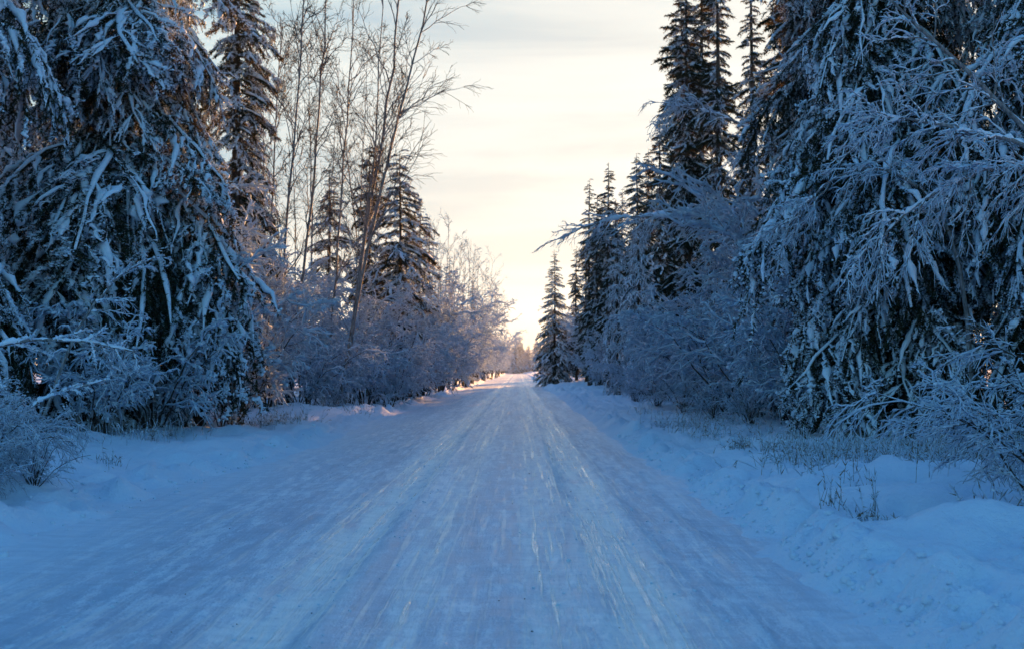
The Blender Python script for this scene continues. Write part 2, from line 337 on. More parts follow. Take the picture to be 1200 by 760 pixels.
def bough(L_, pairs, droop, snow, blade, nb, fat=1., chain=True):
    """needle and snow builders of one bough lying along +X"""
    nb_, sb = MB(), MB()
    droop = droop * rng.uniform(.6, 1.25)
    n = 9; s = np.linspace(0, 1, n)
    sp = np.zeros((1, n, 3)); sp[0, :, 0] = L_ * s * (1 - .2 * droop * s); sp[0, :, 2] = L_ * (.08 * s - droop * .75 * s ** 1.7); sp[0, :, 1] = L_ * .07 * np.sin(s * 4 + rng.uniform(0, 6)) * s
    sp[0, 1:] += rng.normal(0, .012 * L_, (n - 1, 3))
    nb_.tubes(sp, (.022 * (1 - .8 * s) * L_ / 2 + .004)[None], 4, m=0)
    m = pairs * 2
    t = np.repeat(np.linspace(.14, .97, pairs), 2) + rng.uniform(-.04, .03, m)
    B, T = at(np.repeat(sp, m, 0), t)
    sgn = np.tile([1., -1.], pairs); ang = rng.uniform(.45, 1.15, m)
    D = nrm(T * np.cos(ang)[:, None] + np.stack([np.zeros(m), sgn, np.zeros(m)], 1) * np.sin(ang)[:, None] + np.stack([np.zeros(m), np.zeros(m), -rng.uniform(-.2, .7, m) * droop], 1))
    ln = L_ * (.40 * (1 - t) ** .6 * np.clip(t * 3.2, .5, 1) + .08) * rng.uniform(.5, 1.25, m)
    tw = polyline(B, D, ln, 6, np.full(m, .6 * droop) * rng.uniform(.3, 1.7, m)); tw[:, 1:] += rng.normal(0, .035, tw[:, 1:].shape) * ln[:, None, None]
    s6 = np.linspace(0, 1, 6)
    nb_.tubes(tw, np.repeat((.007 * (1 - .7 * s6))[None], m, 0), 3, m=0)
    allp = np.concatenate([tw, np.repeat(sp[:, [1, 3, 5, 6, 7, 8]], 3, 0)]); ll = np.concatenate([ln, np.full(3, L_)])
    if chain:                                                 # hanging side sprigs
        sg = spread(tw, 3, .2, (.4, 1.), (.3, .55), 6, .35 * droop, -.15); nb_.tubes(sg[:, ::2], taper(sg[:, ::2], .004, .002), 3, m=0)
        allp = np.concatenate([allp, sg]); ll = np.concatenate([ll, np.linalg.norm(np.diff(sg, axis=1), axis=2).sum(1)])
    cnt = np.maximum((nb * ll).astype(int), 4); ii = np.repeat(np.arange(len(allp)), cnt)
    tt = rng.uniform(.02, 1, len(ii)); b, tg = at(allp[ii], tt)
    rnd = nrm(rng.normal(size=b.shape)); rnd[:, 2] -= .25
    nb_.blades(b, tg * .75 + rnd, blade * rng.uniform(.6, 1.3, len(b)) * (1.15 - .4 * tt), blade * rng.uniform(.16, .28, len(b)), m=1)
    if snow > 0:
        keep = rng.uniform(size=m) < snow
        keep[0] = True
        tk = tw[keep]; lk = ln[keep]; k6 = np.array([.3, .8, 1.1, 1., .8, .3])
        if chain:                                             # lumps strung along the twigs, with gaps
            sgk = sg[rng.uniform(size=len(sg)) < snow * .55]; tk = np.concatenate([tk, sgk]); lk = np.linalg.norm(np.diff(tk, axis=1), axis=2).sum(1)
            f12 = np.linspace(0, 5, 12); i0 = np.minimum(f12.astype(int), 4); fr = (f12 - i0)[None, :, None]; fine = tk[:, i0] * (1 - fr) + tk[:, i0 + 1] * fr
            prof = np.interp(np.linspace(0, 1, 12), [0, .15, .5, .8, 1], [.15, .7, 1.1, 1., .2])
            Rr = fat * (.018 + .055 * np.clip(lk / .7, .1, 1.2))[:, None] * prof[None] * rng.uniform(.45, 1.45, (len(tk), 12)) * rng.uniform(.6, 1.25, (len(tk), 1)) * np.clip(np.array([np.interp(np.linspace(0, 1, 12), np.linspace(0, 1, 6), q) for q in rng.uniform(-.5, 1.5, (len(tk), 6))]), .05, 1.15)
            sb.tubes(fine + rng.normal(0, .014, fine.shape), Rr, 6, jit=.38, flat=.62, off=.55)
            k = int(len(tk) * 9); ii = rng.integers(0, len(tk), k); b, _ = at(tk[ii], rng.uniform(.15, 1, k)); rr = fat * rng.uniform(.010, .042, k)
            off = rng.normal(0, .045, b.shape); off[:, 2] *= .6; sb.blobs(b + off, rr, jit=.38, sq=.7)
            t3 = np.repeat(sp[:, 2:], 1, 0); sb.tubes(t3, fat * .06 * np.array([[.4, .9, 1.1, 1.1, 1., .8, .4]]) * rng.uniform(.5, 1.35, (1, 7)), 6, jit=.38, flat=.65, off=.5)
        else:
            Rr = fat * (.022 + .045 * np.clip(lk / .7, 0, 1.2))[:, None] * k6[None] * rng.uniform(.3, 1.6, (len(tk), 6))
            sb.tubes(tk + rng.normal(0, .015, tk.shape), Rr, 5, jit=.4, flat=.62, off=.5)
            sb.tubes(sp[:, 1:], fat * (.045 + .012 * L_) * np.array([[.3, .8, 1, 1.1, 1, .95, .8, .3]]) * rng.uniform(.4, 1.4, (1, 8)), 5, jit=.4, flat=.7, off=.5)
            k = int(14 * L_ * pairs * snow / 4) + 1; ii = rng.integers(0, len(tk), k); b, tg = at(tk[ii], rng.uniform(.1, 1, k))
            sb.blobs(b + rng.normal(0, .03, b.shape) + np.array([0, 0, .02]), fat * rng.uniform(.015, .05, k), jit=.38)
        k = int(nb * ll.sum() * .30); ii = rng.integers(0, len(tk), k); b, tg = at(tk[ii], rng.uniform(.05, 1, k))
        rnd = nrm(rng.normal(size=b.shape)); rnd[:, 2] += .35
        sb.blades(b + np.array([0, 0, .01]), tg * .6 + rnd, blade * rng.uniform(.5, 1.1, k), blade * rng.uniform(.2, .36, k))
    return nb_, sb

def cat(builders, xf):
    """joins transformed builders (given as arrays) into one builder"""
    out = MB()
    for (v, t, q, tm, qm), (Rm, off) in zip(builders, xf):
        b = v @ Rm.T + off
        n0 = out.n
        out.v.append(b); out.n += len(b)
        if len(t): out.t.append(t + n0); out.tm.append(tm)
        if len(q): out.q.append(q + n0); out.qm.append(qm)
    return out
def rotm(az, pitch, s, roll=0.):
    ca, sa, cp, sp_ = math.cos(az), math.sin(az), math.cos(pitch), math.sin(pitch); cr, sr = math.cos(roll), math.sin(roll)
    Rz = np.array([[ca, -sa, 0], [sa, ca, 0], [0, 0, 1]]); Ry = np.array([[cp, 0, -sp_], [0, 1, 0], [sp_, 0, cp]]); Rx = np.array([[1, 0, 0], [0, cr, -sr], [0, sr, cr]])
    return Rz @ Ry @ Rx * s

def trunk_mesh(H, r, lean=.0, name='trunk', m='bark'):
    b = MB(); s = np.linspace(0, 1, 12); P = np.zeros((1, 12, 3)); P[0, :, 2] = -.4 + s * (H + .4)
    P[0, :, 0] = lean * s * H + .05 * np.sin(s * 7) * s; P[0, :, 1] = .04 * np.sin(s * 5 + 2)
    b.tubes(P, (r * (1 - s) ** .8 + .012 + r * .35 * np.exp(-s * 25))[None], 9, jit=.06)
    return b.mesh(name, [M[m]])

def place_boughs(H, rad, z0, dz, per, rag, power=.8, top_pitch=.5, low_pitch=-.35, gap=.0):
    """heights, azimuths, lengths and pitches of a spruce's boughs"""
    out = []; z = z0; az = rng.uniform(0, 6); wv = rng.uniform(0, 6, 3)
    while z < H * .985:
        f = (z - z0) / (H - z0)
        for k in range(per):
            az += 2 * math.pi / per + rng.uniform(-.35, .35)
            if rng.uniform() < gap: continue
            l = rad * ((1 - f) ** power) * rng.uniform(1 - rag, 1 + rag * .7) * (1 + .35 * rag * (math.sin(z * 1.1 + wv[0]) + .7 * math.sin(z * 2.7 + wv[1] + az))) + .16
            l = min(l, rad * 1.35)
            if f < .12: l *= .6 + f * 3.3
            out.append((max(z + rng.uniform(-1, 1) * dz, z0), az, l, low_pitch + (top_pitch - low_pitch) * f ** 1.6 + rng.uniform(-.15, .15)))
        az += .7
        z += dz * (1 - .45 * f)
    return out

POOL = {}
def pool(kind):
    if kind in POOL: return POOL[kind]
    spec = dict(heavy=(3.0, 15, .95, .72, .10, 70, .78, True), heavymid=(2.0, 8, .9, .62, .12, 60, 1., False), narrow=(1.0, 6, .6, .30, .10, 80, .6, False), dark=(1.0, 8, .6, .10, .11, 105, .5, False),
                young=(1.5, 8, .6, .3, .11, 75, .75, False), far=(1.5, 5, .6, .4, .2, 18, 1.3, False))[kind]
    POOL[kind] = [tuple(x.arrays() for x in bough(*(spec[:3] + (spec[3] * (.22 if kind == 'heavy' and i % 3 == 2 else 1),) + spec[4:]))) for i in range(5 if kind != 'heavy' else 9)], spec[0]
    return POOL[kind]

CROWNS = {}
def crown(kind, H, rad, var, **kw):
    """joined crown and its snow for a mid-distance spruce: shared meshes"""
    key = (kind, H, rad, var)
    if key not in CROWNS:
        P, L0 = pool(kind); bs = place_boughs(H, rad, **kw); n, s, xf = [], [], []
        for z, az, l, pt in bs:
            v = P[rng.integers(len(P))]; n.append(v[0]); s.append(v[1]); xf.append((rotm(az, pt, l / L0, rng.uniform(-.2, .2)), np.array([0, 0, z])))
        # leader
        cm, sm = cat(n, xf), cat(s, xf)
        CROWNS[key] = (cm.mesh('crown', [M['bark'], M['needle']]), sm.mesh('snow_load', [M['snow']]), trunk_mesh(H, .0085 * H + .03))
    return CROWNS[key]

def spruce(label, x, y, kind, H, rad, var=0, group=None, sc_=1., rz=None, name='spruce_tree', **kw):
    t = thing(name, label, 'tree', (x, y, float(ground_z(x, y)) - .05), rng.uniform(0, 6.28) if rz is None else rz, group, sc_)
    c, s, tr = crown(kind, H, rad, var, **kw)
    link('trunk', tr, t); co = link('crown', c, t, 'stuff'); link('snow_load', s, co, 'stuff')
    return t

HB = None
def near_spruce(label, x, y, H, rad, rz=0., zmax=14., z0=.7, dz=.5, per=5, rag=.45, power=.5):
    """a spruce close enough to tell its boughs apart: every bough is a part, its snow a sub-part"""
    global HB
    if HB is None:
        P, L0 = pool('heavy'); HB = []
        for nb_, sb in P:
            pair = []
            for arr, nm, mats in ((nb_, 'bough', [M['bark'], M['needle']]), (sb, 'snow_load', [M['snow']])):
                pair.append(cat([arr], [(np.eye(3), np.zeros(3))]).mesh(nm, mats))
            HB.append(pair)
    t = thing('spruce_tree', label, 'tree', (x, y, float(ground_z(x, y)) - .05), rz)
    link('trunk', trunk_mesh(H, .0085 * H + .03), t)
    bs = place_boughs(H, rad, z0, dz, per, rag, power, top_pitch=.15, low_pitch=-.2, gap=.08)
    up = MB(); upn, ups, xf = [], [], []
    P, L0 = pool('heavy')
    bs.sort(key=lambda b: b[0])
    for i, (z, az, l, pt) in enumerate(bs):
        k = int(rng.integers(len(HB)))
        if i < 290 and z < zmax:
            bo = link('bough', HB[k][0], t); bo.location = (0, 0, z); s = l / L0
            bo.rotation_mode = 'XYZ'; bo.rotation_euler = (rng.uniform(-.2, .2), -pt, az); bo.scale = (s, s * rng.uniform(.8, 1.25), s * rng.uniform(.7, 1.35))
            link('snow_load', HB[k][1], bo, 'stuff')
        else:
            upn.append(P[k][0]); ups.append(P[k][1]); xf.append((rotm(az, pt, l / L0), np.array([0, 0, z])))
    if upn:
        co = link('upper_crown', cat(upn, xf).mesh('upper_crown', [M['bark'], M['needle']]), t, 'stuff')
        link('snow_load', cat(ups, xf).mesh('snow_load', [M['snow']]), co, 'stuff')
    return t

# ------------------------------------------------------------------ frosted shrubs and bare trees
def spread(P, per, tmin, ang, lf, n, droop, up=0., kink=.04):
    """children of polylines: per on each, from t>=tmin, opening by ang, length factor lf"""
    m = len(P); ii = np.repeat(np.arange(m), per); t = rng.uniform(tmin, 1, len(ii))
    B, T = at(P[ii], t); plen = np.linalg.norm(np.diff(P, axis=1), axis=2).sum(1)
    r = nrm(np.cross(T, rng.normal(size=T.shape))); a = rng.uniform(*ang, len(ii))
    D = T * np.cos(a)[:, None] + r * np.sin(a)[:, None]; D[:, 2] += up; D = nrm(D)
    ln = plen[ii] * rng.uniform(*lf, len(ii)) * (1.15 - .55 * t)
    Q = polyline(B, D, ln, n, droop * rng.uniform(.4, 1.5, len(ii)))
    Q[:, 1:] += rng.normal(0, kink, Q[:, 1:].shape) * ln[:, None, None]
    return Q
def taper(P, r0, r1): return np.repeat(np.linspace(r0, r1, P.shape[1])[None], len(P), 0)

def snow_on(b, P, r, k=4, m=0, thin=.35, jit=.3, cover=1., tap=1.):
    """snow lying along twigs: thick where they are level, thin where they are steep"""
    if cover < 1: P = P[rng.uniform(size=len(P)) < cover]
    if k >= 5:                                                # finer, so the load is broken and lumpy
        n = P.shape[1]; f = np.linspace(0, n - 1, n * 4); i = np.minimum(f.astype(int), n - 2); f = (f - i)[None, :, None]; P = P[:, i] * (1 - f) + P[:, i + 1] * f
        r = r * np.clip(.35 + np.interp(np.linspace(0, 1, n * 4), np.linspace(0, 1, n * 2), rng.uniform(0, 1.5, n * 2)), .1, 2)[None]
    T = nrm(np.gradient(P, axis=1)); lev = np.sqrt(np.clip(1 - T[:, :, 2] ** 2, 0, 1))
    Rr = r * (thin + (1 - thin) * lev) * rng.uniform(.6, 1.4, P.shape[:2]) * np.linspace(1, tap, P.shape[1])[None]; Rr[:, -1] *= .4
    b.tubes(P, Rr, k, m=m, jit=jit, off=.55)

def shrub(stems, H, sprd, droop, n2=7, n3=7, n4=3, r0=.016, sn=.014, blobs=160, tw_droop=.6):
    wd, fr = MB(), MB(); m = stems
    az = rng.uniform(0, 6.28, m); tilt = rng.uniform(.05, sprd, m)
    D = np.stack([np.cos(az) * np.sin(tilt), np.sin(az) * np.sin(tilt), np.cos(tilt)], 1)
    B = np.stack([np.cos(az), np.sin(az), az * 0], 1) * rng.uniform(0, .05 * H, m)[:, None] + np.array([0, 0, -.12])
    ln = H * rng.uniform(.6, 1.05, m)
    s = np.linspace(0, 1, 8); P = B[:, None] + D[:, None] * (ln[:, None, None] * s[None, :, None])
    out = np.stack([np.cos(az), np.sin(az), az * 0], 1)
    P += out[:, None] * (ln * droop * .35)[:, None, None] * (s ** 2.2)[None, :, None]; P[:, :, 2] -= (ln * droop * .35)[:, None] * (s ** 2.6)[None]
    P[:, 1:] += rng.normal(0, .012 * H, P[:, 1:].shape)
    P2 = spread(P, n2, .18, (.4, .95), (.26, .5), 6, droop * tw_droop, .12)
    P3 = spread(P2, n3, .12, (.35, .95), (.3, .55), 5, droop * tw_droop)
    P4 = spread(P3, n4, .1, (.4, 1.0), (.35, .6), 3, droop * tw_droop)
    wd.tubes(P, taper(P, r0 * H / 3 + .006, .006), 5); wd.tubes(P2, taper(P2, .008, .004), 3); wd.tubes(P3, taper(P3, .005, .003), 3)
    snow_on(fr, P, sn * 1.4, 4, cover=.7, thin=.15); snow_on(fr, P2, sn * 1.6, 4, cover=.85); snow_on(fr, P3, sn * 1.2, 3, cover=.8); snow_on(fr, P4, sn * .85, 3, thin=.6)
    ii = rng.integers(0, len(P3), blobs); b, _ = at(P3[ii], rng.uniform(0, 1, blobs))
    fr.blobs(b + np.array([0, 0, .01]), rng.uniform(1.2, 3.6, blobs) * sn, jit=.38, sq=.65)
    return wd.mesh('stems', [M['twig']]), fr.mesh('frost_load', [M['frost']])
SHR = {}
def shrub_kind(k, var):
    if (k, var) not in SHR:
        sp = dict(tall=dict(stems=9, H=7., sprd=.34, droop=.35, n2=10, n3=8, n4=2, sn=.026, blobs=420), thicket=dict(stems=12, H=4., sprd=.6, droop=.5, n2=9, n3=7, n4=2, sn=.022, blobs=420),
                  low=dict(stems=14, H=2., sprd=.75, droop=.5, n2=7, n3=6, n4=2, sn=.009, blobs=260), arch=dict(stems=16, H=3.0, sprd=.6, droop=1.0, n2=10, n3=9, n4=3, sn=.009, blobs=1100, tw_droop=.3),
                  thin=dict(stems=7, H=1.4, sprd=.5, droop=.25, n2=4, n3=3, n4=0, sn=.006, blobs=20))[k]
        if sp['n4'] == 0: sp['n4'] = 1
        SHR[(k, var)] = shrub(**sp)
    return SHR[(k, var)]
def bush(label, x, y, k, s=1., var=None, group=None, rz=None, name='willow_shrub'):
    st, fr = shrub_kind(k, int(rng.integers(3)) if var is None else var)
    t = thing(name, label, 'shrub', (x, y, float(ground_z(x, y))), rng.uniform(0, 6.28) if rz is None else rz, group, s)
    so = link('stems', st, t, 'stuff'); link('frost_load', fr, so, 'stuff')
    return t

def bare_tree(label, pts, r0, limbs, lf=(.2, .36), name='birch_tree', snow=.0, tmin=.25, droop=.1, n3=9, n4=4, up=.45, side=None, group=None, r3=.0095, ang=(.5, 1.0), catn='tree', twsn=0., kids=True):
    """leafless tree from a trunk line in world points; parts: trunk, limb, twigs (and the snow on them)"""
    pts = np.array(pts, float); base = pts[0].copy(); base[2] = float(ground_z(base[0], base[1])); pts = pts - base
    k = np.linspace(0, len(pts) - 1, 16); i = np.minimum(k.astype(int), len(pts) - 2); f = (k - i)[:, None]
    q = pts[i] * (1 - f) + pts[i + 1] * f
    for _ in range(2): q[1:-1] = .25 * q[:-2] + .5 * q[1:-1] + .25 * q[2:]
    Ln = np.linalg.norm(np.diff(q, axis=0), axis=1).sum(); q[1:-1] += rng.normal(0, .0016 * Ln, q[1:-1].shape)
    q[0, 2] -= .25
    P = q[None]
    t = thing(name, label, catn, tuple(base), 0, group)
    b = MB(); b.tubes(P, (r0 * np.linspace(1, .14, 16) ** .9 + .004)[None], 8, jit=.08); tr = link('trunk', b.mesh('trunk', [M['birch']]), t)
    if snow: b = MB(); snow_on(b, P, r0 * 1.1 * snow, 6, thin=.12, tap=.22); link('snow_load', b.mesh('snow_load', [M['snow']]), tr, 'stuff')
    P2 = spread(P, limbs, tmin, ang, lf, 8, droop, up, .014)
    if side is not None:                                      # more limbs on the open side
        sgn = np.sign((P2[:, -1] - P2[:, 0]) @ np.array(side)); P2[sgn < 0] = P2[sgn < 0][:, :1] + (P2[sgn < 0] - P2[sgn < 0][:, :1]) * .55
    P3 = spread(P2, n3, .15, (.4, .9), (.22, .48), 5, droop, .1, .025)
    P4 = spread(P3, n4, .1, (.35, .8), (.3, .6), 4, droop)
    l2 = np.linalg.norm(np.diff(P2, axis=1), axis=2).sum(1)
    for j in range(limbs):
        b = MB(); b.tubes(P2[j:j + 1], taper(P2[j:j + 1], .006 + (.010 if snow else .0055) * l2[j], .005), 5); lo = link('limb', b.mesh('limb', [M['birch']]), t)
        if snow: b = MB(); snow_on(b, P2[j:j + 1], .009 + .011 * snow, 5, thin=.25, tap=.4); link('snow_load', b.mesh('snow_load', [M['snow']]), lo, 'stuff')
    b = MB(); b.tubes(P3, taper(P3, r3, r3 * .6), 3); b.tubes(P4, taper(P4, r3 * .65, r3 * .4), 3); tw = link('twigs', b.mesh('twigs', [M['twig']]), t, 'stuff')
    if twsn:
        b = MB(); snow_on(b, P3, twsn, 4, cover=.95); snow_on(b, P4, twsn * .8, 3, thin=.6, cover=.95); link('frost_load', b.mesh('frost_load', [M['frost']]), tw, 'stuff')
    return t

# ------------------------------------------------------------------ near spruces: boughs one by one
near_spruce('huge snow laden spruce hanging in from the left edge of the road', -12.6, 26.0, 19, 3.3, .3)
near_spruce('broad snow laden spruce with dark hollows beside the tall brown sunlit spruce', -9.5, 30.5, 22, 3.6, 1.1)
near_spruce('big drooping spruce with black hollow behind the frosted weeds on the right bank', 7.9, 26.5, 20, 3.3, 2.0)
near_spruce('snow laden spruce standing behind the arching white bush at the right edge', 10.6, 24.0, 19, 3.2, 2.7)
near_spruce('snow laden spruce half hidden behind frosted twigs, left of the drooping right spruce', 8.6, 34.5, 19, 3.0, 3.9)

# ------------------------------------------------------------------ single spruces of the middle distance
kw_heavy = dict(z0=.6, dz=.5, per=5, rag=.3, power=.65, low_pitch=-.25, top_pitch=.2)
kw_narrow = dict(z0=1.0, dz=.34, per=5, rag=.85, power=.5, low_pitch=-.35, top_pitch=.3, gap=.16)
kw_young = dict(z0=.3, dz=.42, per=6, rag=.2, power=.95, low_pitch=-.12, top_pitch=.5)
def at_px(x, d): return (x - CX) / FPX * d, d
x, y = at_px(276, 44); spruce('tall narrow spruce with brown sunlit top beside the left birches', x, y, 'narrow', 21, 1.7, 1, **dict(kw_narrow, gap=.08, dz=.34, rag=.5))
x, y = at_px(385, 66); spruce('small slim spruce behind the middle of the left birch clump', x, y, 'narrow', 12, 1.3, 2, **kw_narrow)
x, y = at_px(432, 68); spruce('dark pointed spruce rising between the two rightmost left birches', x, y, 'dark', 13.5, 1.3, 3, **kw_narrow)
x, y = at_px(468, 64); spruce('bushy snowy spruce just right of the leaning birch', x, y, 'narrow', 12.5, 1.9, 4, **dict(kw_narrow, gap=.05))
x, y = at_px(492, 74); spruce('short spruce among willows, right of the bushy snowy spruce', x, y, 'narrow', 11.0, 1.4, 2, **kw_narrow)
x, y = at_px(650, 116); spruce('lone conical young spruce at the far right roadside', x, y, 'young', 12.2, 2.5, 0, **dict(kw_young))
x, y = at_px(691, 96); spruce('thin dark spire spruce nearest the lone conical spruce', x, y, 'dark', 15.5, .95, 5, **kw_narrow)
x, y = at_px(709, 104); spruce('thin spire spruce just right of the first dark spire', x, y, 'dark', 15.5, 1.0, 6, **kw_narrow)
x, y = at_px(724, 66); spruce('snow clotted spruce under the tip of the arching snowy birch', x, y, 'heavymid', 8.3, 1.15, 1, **dict(kw_heavy, dz=.36))
x, y = at_px(748, 64); spruce('broad snow clotted spruce below the arch of the snowy birch', x, y, 'heavymid', 9.4, 1.35, 2, **dict(kw_heavy, dz=.38))
x, y = 6.6, 71; spruce('added sun-blocking snow clotted spruce close behind the broad one below the birch arch', x, y, 'heavymid', 9.4, 1.35, 2, **dict(kw_heavy, dz=.38))  # added to close a gap that let sun onto the road
x, y = at_px(747, 86); spruce('pointed spruce left of the taller pointed spruce above the birch arch', x, y, 'dark', 15.8, 1.5, 7, **dict(kw_narrow, gap=.1, power=.7))
x, y = at_px(774, 80); spruce('taller pointed spruce left of the giant twin spires', x, y, 'dark', 17, 2.0, 8, **dict(kw_narrow, gap=.1, power=.75))
x, y = at_px(806, 66); spruce('giant spruce spire, left one of the crowded twin spires', x, y, 'dark', 23, 1.45, 9, **dict(kw_narrow, gap=.12))
x, y = at_px(824, 70); spruce('giant bushy spruce spire in the middle of the crowded twins', x, y, 'dark', 25, 1.75, 10, **dict(kw_narrow, gap=.1))
x, y = at_px(843, 64); spruce('giant ragged spruce spire, right one of the crowded twins', x, y, 'dark', 23.5, 1.35, 11, **dict(kw_narrow, gap=.15))
x, y = at_px(882, 60); spruce('lone sparse spruce spire standing against the sunlit sky', x, y, 'dark', 21.5, 1.0, 12, **dict(kw_narrow, gap=.25, dz=.42))
x, y = at_px(932, 54); spruce('dark ragged spruce spire right of the lone sparse spire', x, y, 'dark', 21, 1.35, 13, **kw_narrow)
x, y = at_px(968, 50); spruce('dark spruce spire rising over the frosted mass on the right', x, y, 'dark', 21, 1.6, 14, **dict(kw_narrow, gap=.1))

# ------------------------------------------------------------------ spruces standing further in, groups nobody could tell apart
def in_forest(label, grp, spots, kinds):
    for i, (x, y) in enumerate(spots):
        kind, H, rad, var, kw = kinds[i % len(kinds)]
        spruce(label, x, y, kind, H, rad, var, grp, rng.uniform(.85, 1.12), **kw)
K = [('heavymid', 18, 2.2, 1, kw_heavy), ('dark', 25, 1.75, 10, dict(kw_narrow, gap=.1)), ('heavymid', 15, 2.0, 2, kw_heavy), ('narrow', 21, 1.5, 1, dict(kw_narrow, gap=.08, dz=.34, rag=.5))]
in_forest('dim snowy spruce deep in the forest behind the big left spruces', 'spruces deep in the left forest',
          [(-14.5, 34), (-17, 31), (-12.6, 37), (-16, 40), (-12.2, 44), (-19, 37), (-14, 50), (-17, 56), (-13, 62), (-20, 48)], K)
in_forest('dim snowy spruce deep in the forest behind the big right spruces', 'spruces deep in the right forest',
          [(12.2, 30), (14, 26), (11.2, 40), (15, 36), (12.8, 47), (9.8, 44), (16.5, 32), (15.5, 46), (18, 40), (12.5, 54), (16, 60)], K)
in_forest('added sun-blocking spruce in the dense stand behind the giant spires', 'added sun-blocking spruces behind the giant spires',
          [(10.5, 82), (12, 92), (13.6, 104), (13.4, 112), (14, 118), (13, 128), (15, 126), (19, 108), (12.5, 140), (12, 148), (22, 96), (24, 122), (18, 140)], K[1:2] + K)  # stand added to keep the low sun off road and banks
in_forest('dark slim sun-blocking spruce added behind the thin dark spires near the lone conical spruce', 'added sun-blocking spruces behind the thin dark spires',
          [(5.7, 93), (6.4, 99), (5.5, 105), (7.0, 92), (7.7, 102), (6.4, 111), (8.3, 109), (5.3, 118), (7.2, 121), (8.8, 98), (5.9, 84), (6.7, 87), (7.9, 89)], [('dark', 12.5, 1.05, 16, dict(kw_narrow, gap=.05)), ('dark', 13.5, 1.0, 15, dict(kw_narrow, gap=.1)), ('narrow', 12, 1.2, 3, dict(kw_narrow, gap=.05))])  # extra spruces added so no sun patch reaches the left bank
in_forest('low snowy sun-blocking spruce added between the trunks of the giant spires and the right thicket', 'added sun-blocking low spruces under the right spires', [(11.4, 57), (13, 66), (12, 74), (9.8, 52), (14.5, 60), (10.6, 61), (12.2, 69.5), (14, 79), (9.2, 56.5)], [('heavymid', 8.5, 2.0, 4, kw_heavy)])  # added low spruces stop sun spots on the near road
KF = [('far', 14, 1.7, 1, dict(z0=.4, dz=.5, per=5, rag=.4, power=.7, low_pitch=-.25, top_pitch=.3)), ('far', 17, 1.6, 2, dict(z0=.4, dz=.5, per=5, rag=.5, power=.55, low_pitch=-.3, top_pitch=.3))]
far_l = [(-6.9 - 2.5 * rng.uniform() - (i % 4) * 2.2, 100 + i * 13 + rng.uniform(-5, 5)) for i in range(20)]
in_forest('far spruce in the forest edge along the left roadside', 'far spruces along the left roadside', far_l, KF)
far_r = [(6.2 + 2.5 * rng.uniform() + (i % 3) * 2.4, 150 + i * 14 + rng.uniform(-5, 5)) for i in range(16)]
KR = [(k[0], k[1] * .62, k[2], k[3] + 5, k[4]) for k in KF]
in_forest('far spruce in the forest edge past the lone conical spruce', 'far spruces along the right roadside', far_r, KR)
end = [(-13 + i * .85 + rng.uniform(-.8, .8), 520 + rng.uniform(-60, 120)) for i in range(40)]
KE = [(k[0], k[1] * .8, 2.6, k[3] + 9, k[4]) for k in KF]
in_forest('tiny spruce in the tree line closing the end of the road', 'tiny spruces at the end of the road', end, KE)

# ------------------------------------------------------------------ leafless birches on the left
def tpx(*p): return [px(a, b, d) for a, b, d in p]
def birch(label, line, r0, limbs, **k):
    p0 = line[0].copy(); p0[2] = 0
    return bare_tree(label, [p0] + line[1:], r0, limbs, **k)
birch('bare birch nearest the brown sunlit spruce, leftmost of the clump', tpx((322, 470, 43), (330, 340, 43), (340, 200, 43), (351, 60, 43.2), (357, -90, 43.5)), .055, 34, lf=(.09, .22))
birch('straight bare birch second from the brown sunlit spruce', tpx((340, 472, 46), (352, 330, 46), (370, 180, 46), (379, 40, 46), (383, -110, 46.5)), .06, 34, lf=(.09, .22))
birch('slender bare birch in the middle of the left clump', tpx((384, 470, 50), (392, 330, 50), (401, 200, 50), (410, 60, 50.2), (416, -80, 50.4)), .052, 30, lf=(.08, .21))
birch('thin bare birch behind the two long rightmost trunks', tpx((400, 470, 58), (424, 300, 58), (440, 160, 58), (446, 20, 58), (448, -70, 58)), .05, 28, lf=(.08, .2))
birch('tall bare birch crossing just left of the leaning birch', tpx((402, 470, 47), (420, 310, 47), (442, 190, 47), (459, 80, 47), (468, -40, 47.2), (472, -150, 47.5)), .07, 36, lf=(.09, .24))
birch('leaning bare birch with long limbs reaching over the road', tpx((395, 468, 44.5), (424, 320, 44.5), (448, 215, 44.5), (476, 100, 44.6), (502, -10, 44.8), (520, -130, 45)), .066, 38, lf=(.11, .30), side=(1, 0, 0), up=.2, droop=.14)
birch('fine leafless sapling between the brown sunlit spruce and first birch', tpx((300, 470, 48), (315, 300, 48), (322, 150, 48), (326, 20, 48)), .05, 26, lf=(.09, .24))
birch('fine leafless sapling with upright twigs behind the second birch', tpx((358, 468, 60), (366, 300, 60), (362, 170, 60), (358, 60, 60)), .05, 26, lf=(.09, .24))
birch('fine leafless sapling right of the middle birch', tpx((424, 468, 70), (420, 300, 70), (404, 170, 70), (392, 70, 70)), .055, 24, lf=(.09, .24))
for i, (a, b_, yt, d) in enumerate([(312, 306, 90, 54), (352, 338, 60, 62), (372, 396, 70, 66), (410, 430, 50, 60), (430, 452, 120, 72), (340, 312, 120, 70)]):
    birch('thin bare birch sapling, %s of those behind the left birch trunks' % ['nearest', 'third', 'fourth', 'second', 'farthest', 'fifth'][i], tpx((a, 468, d), ((a + b_) / 2, 280, d), (b_, yt, d)), .035, 20, lf=(.08, .2), group='saplings behind the left birches', n3=6, r3=.007)
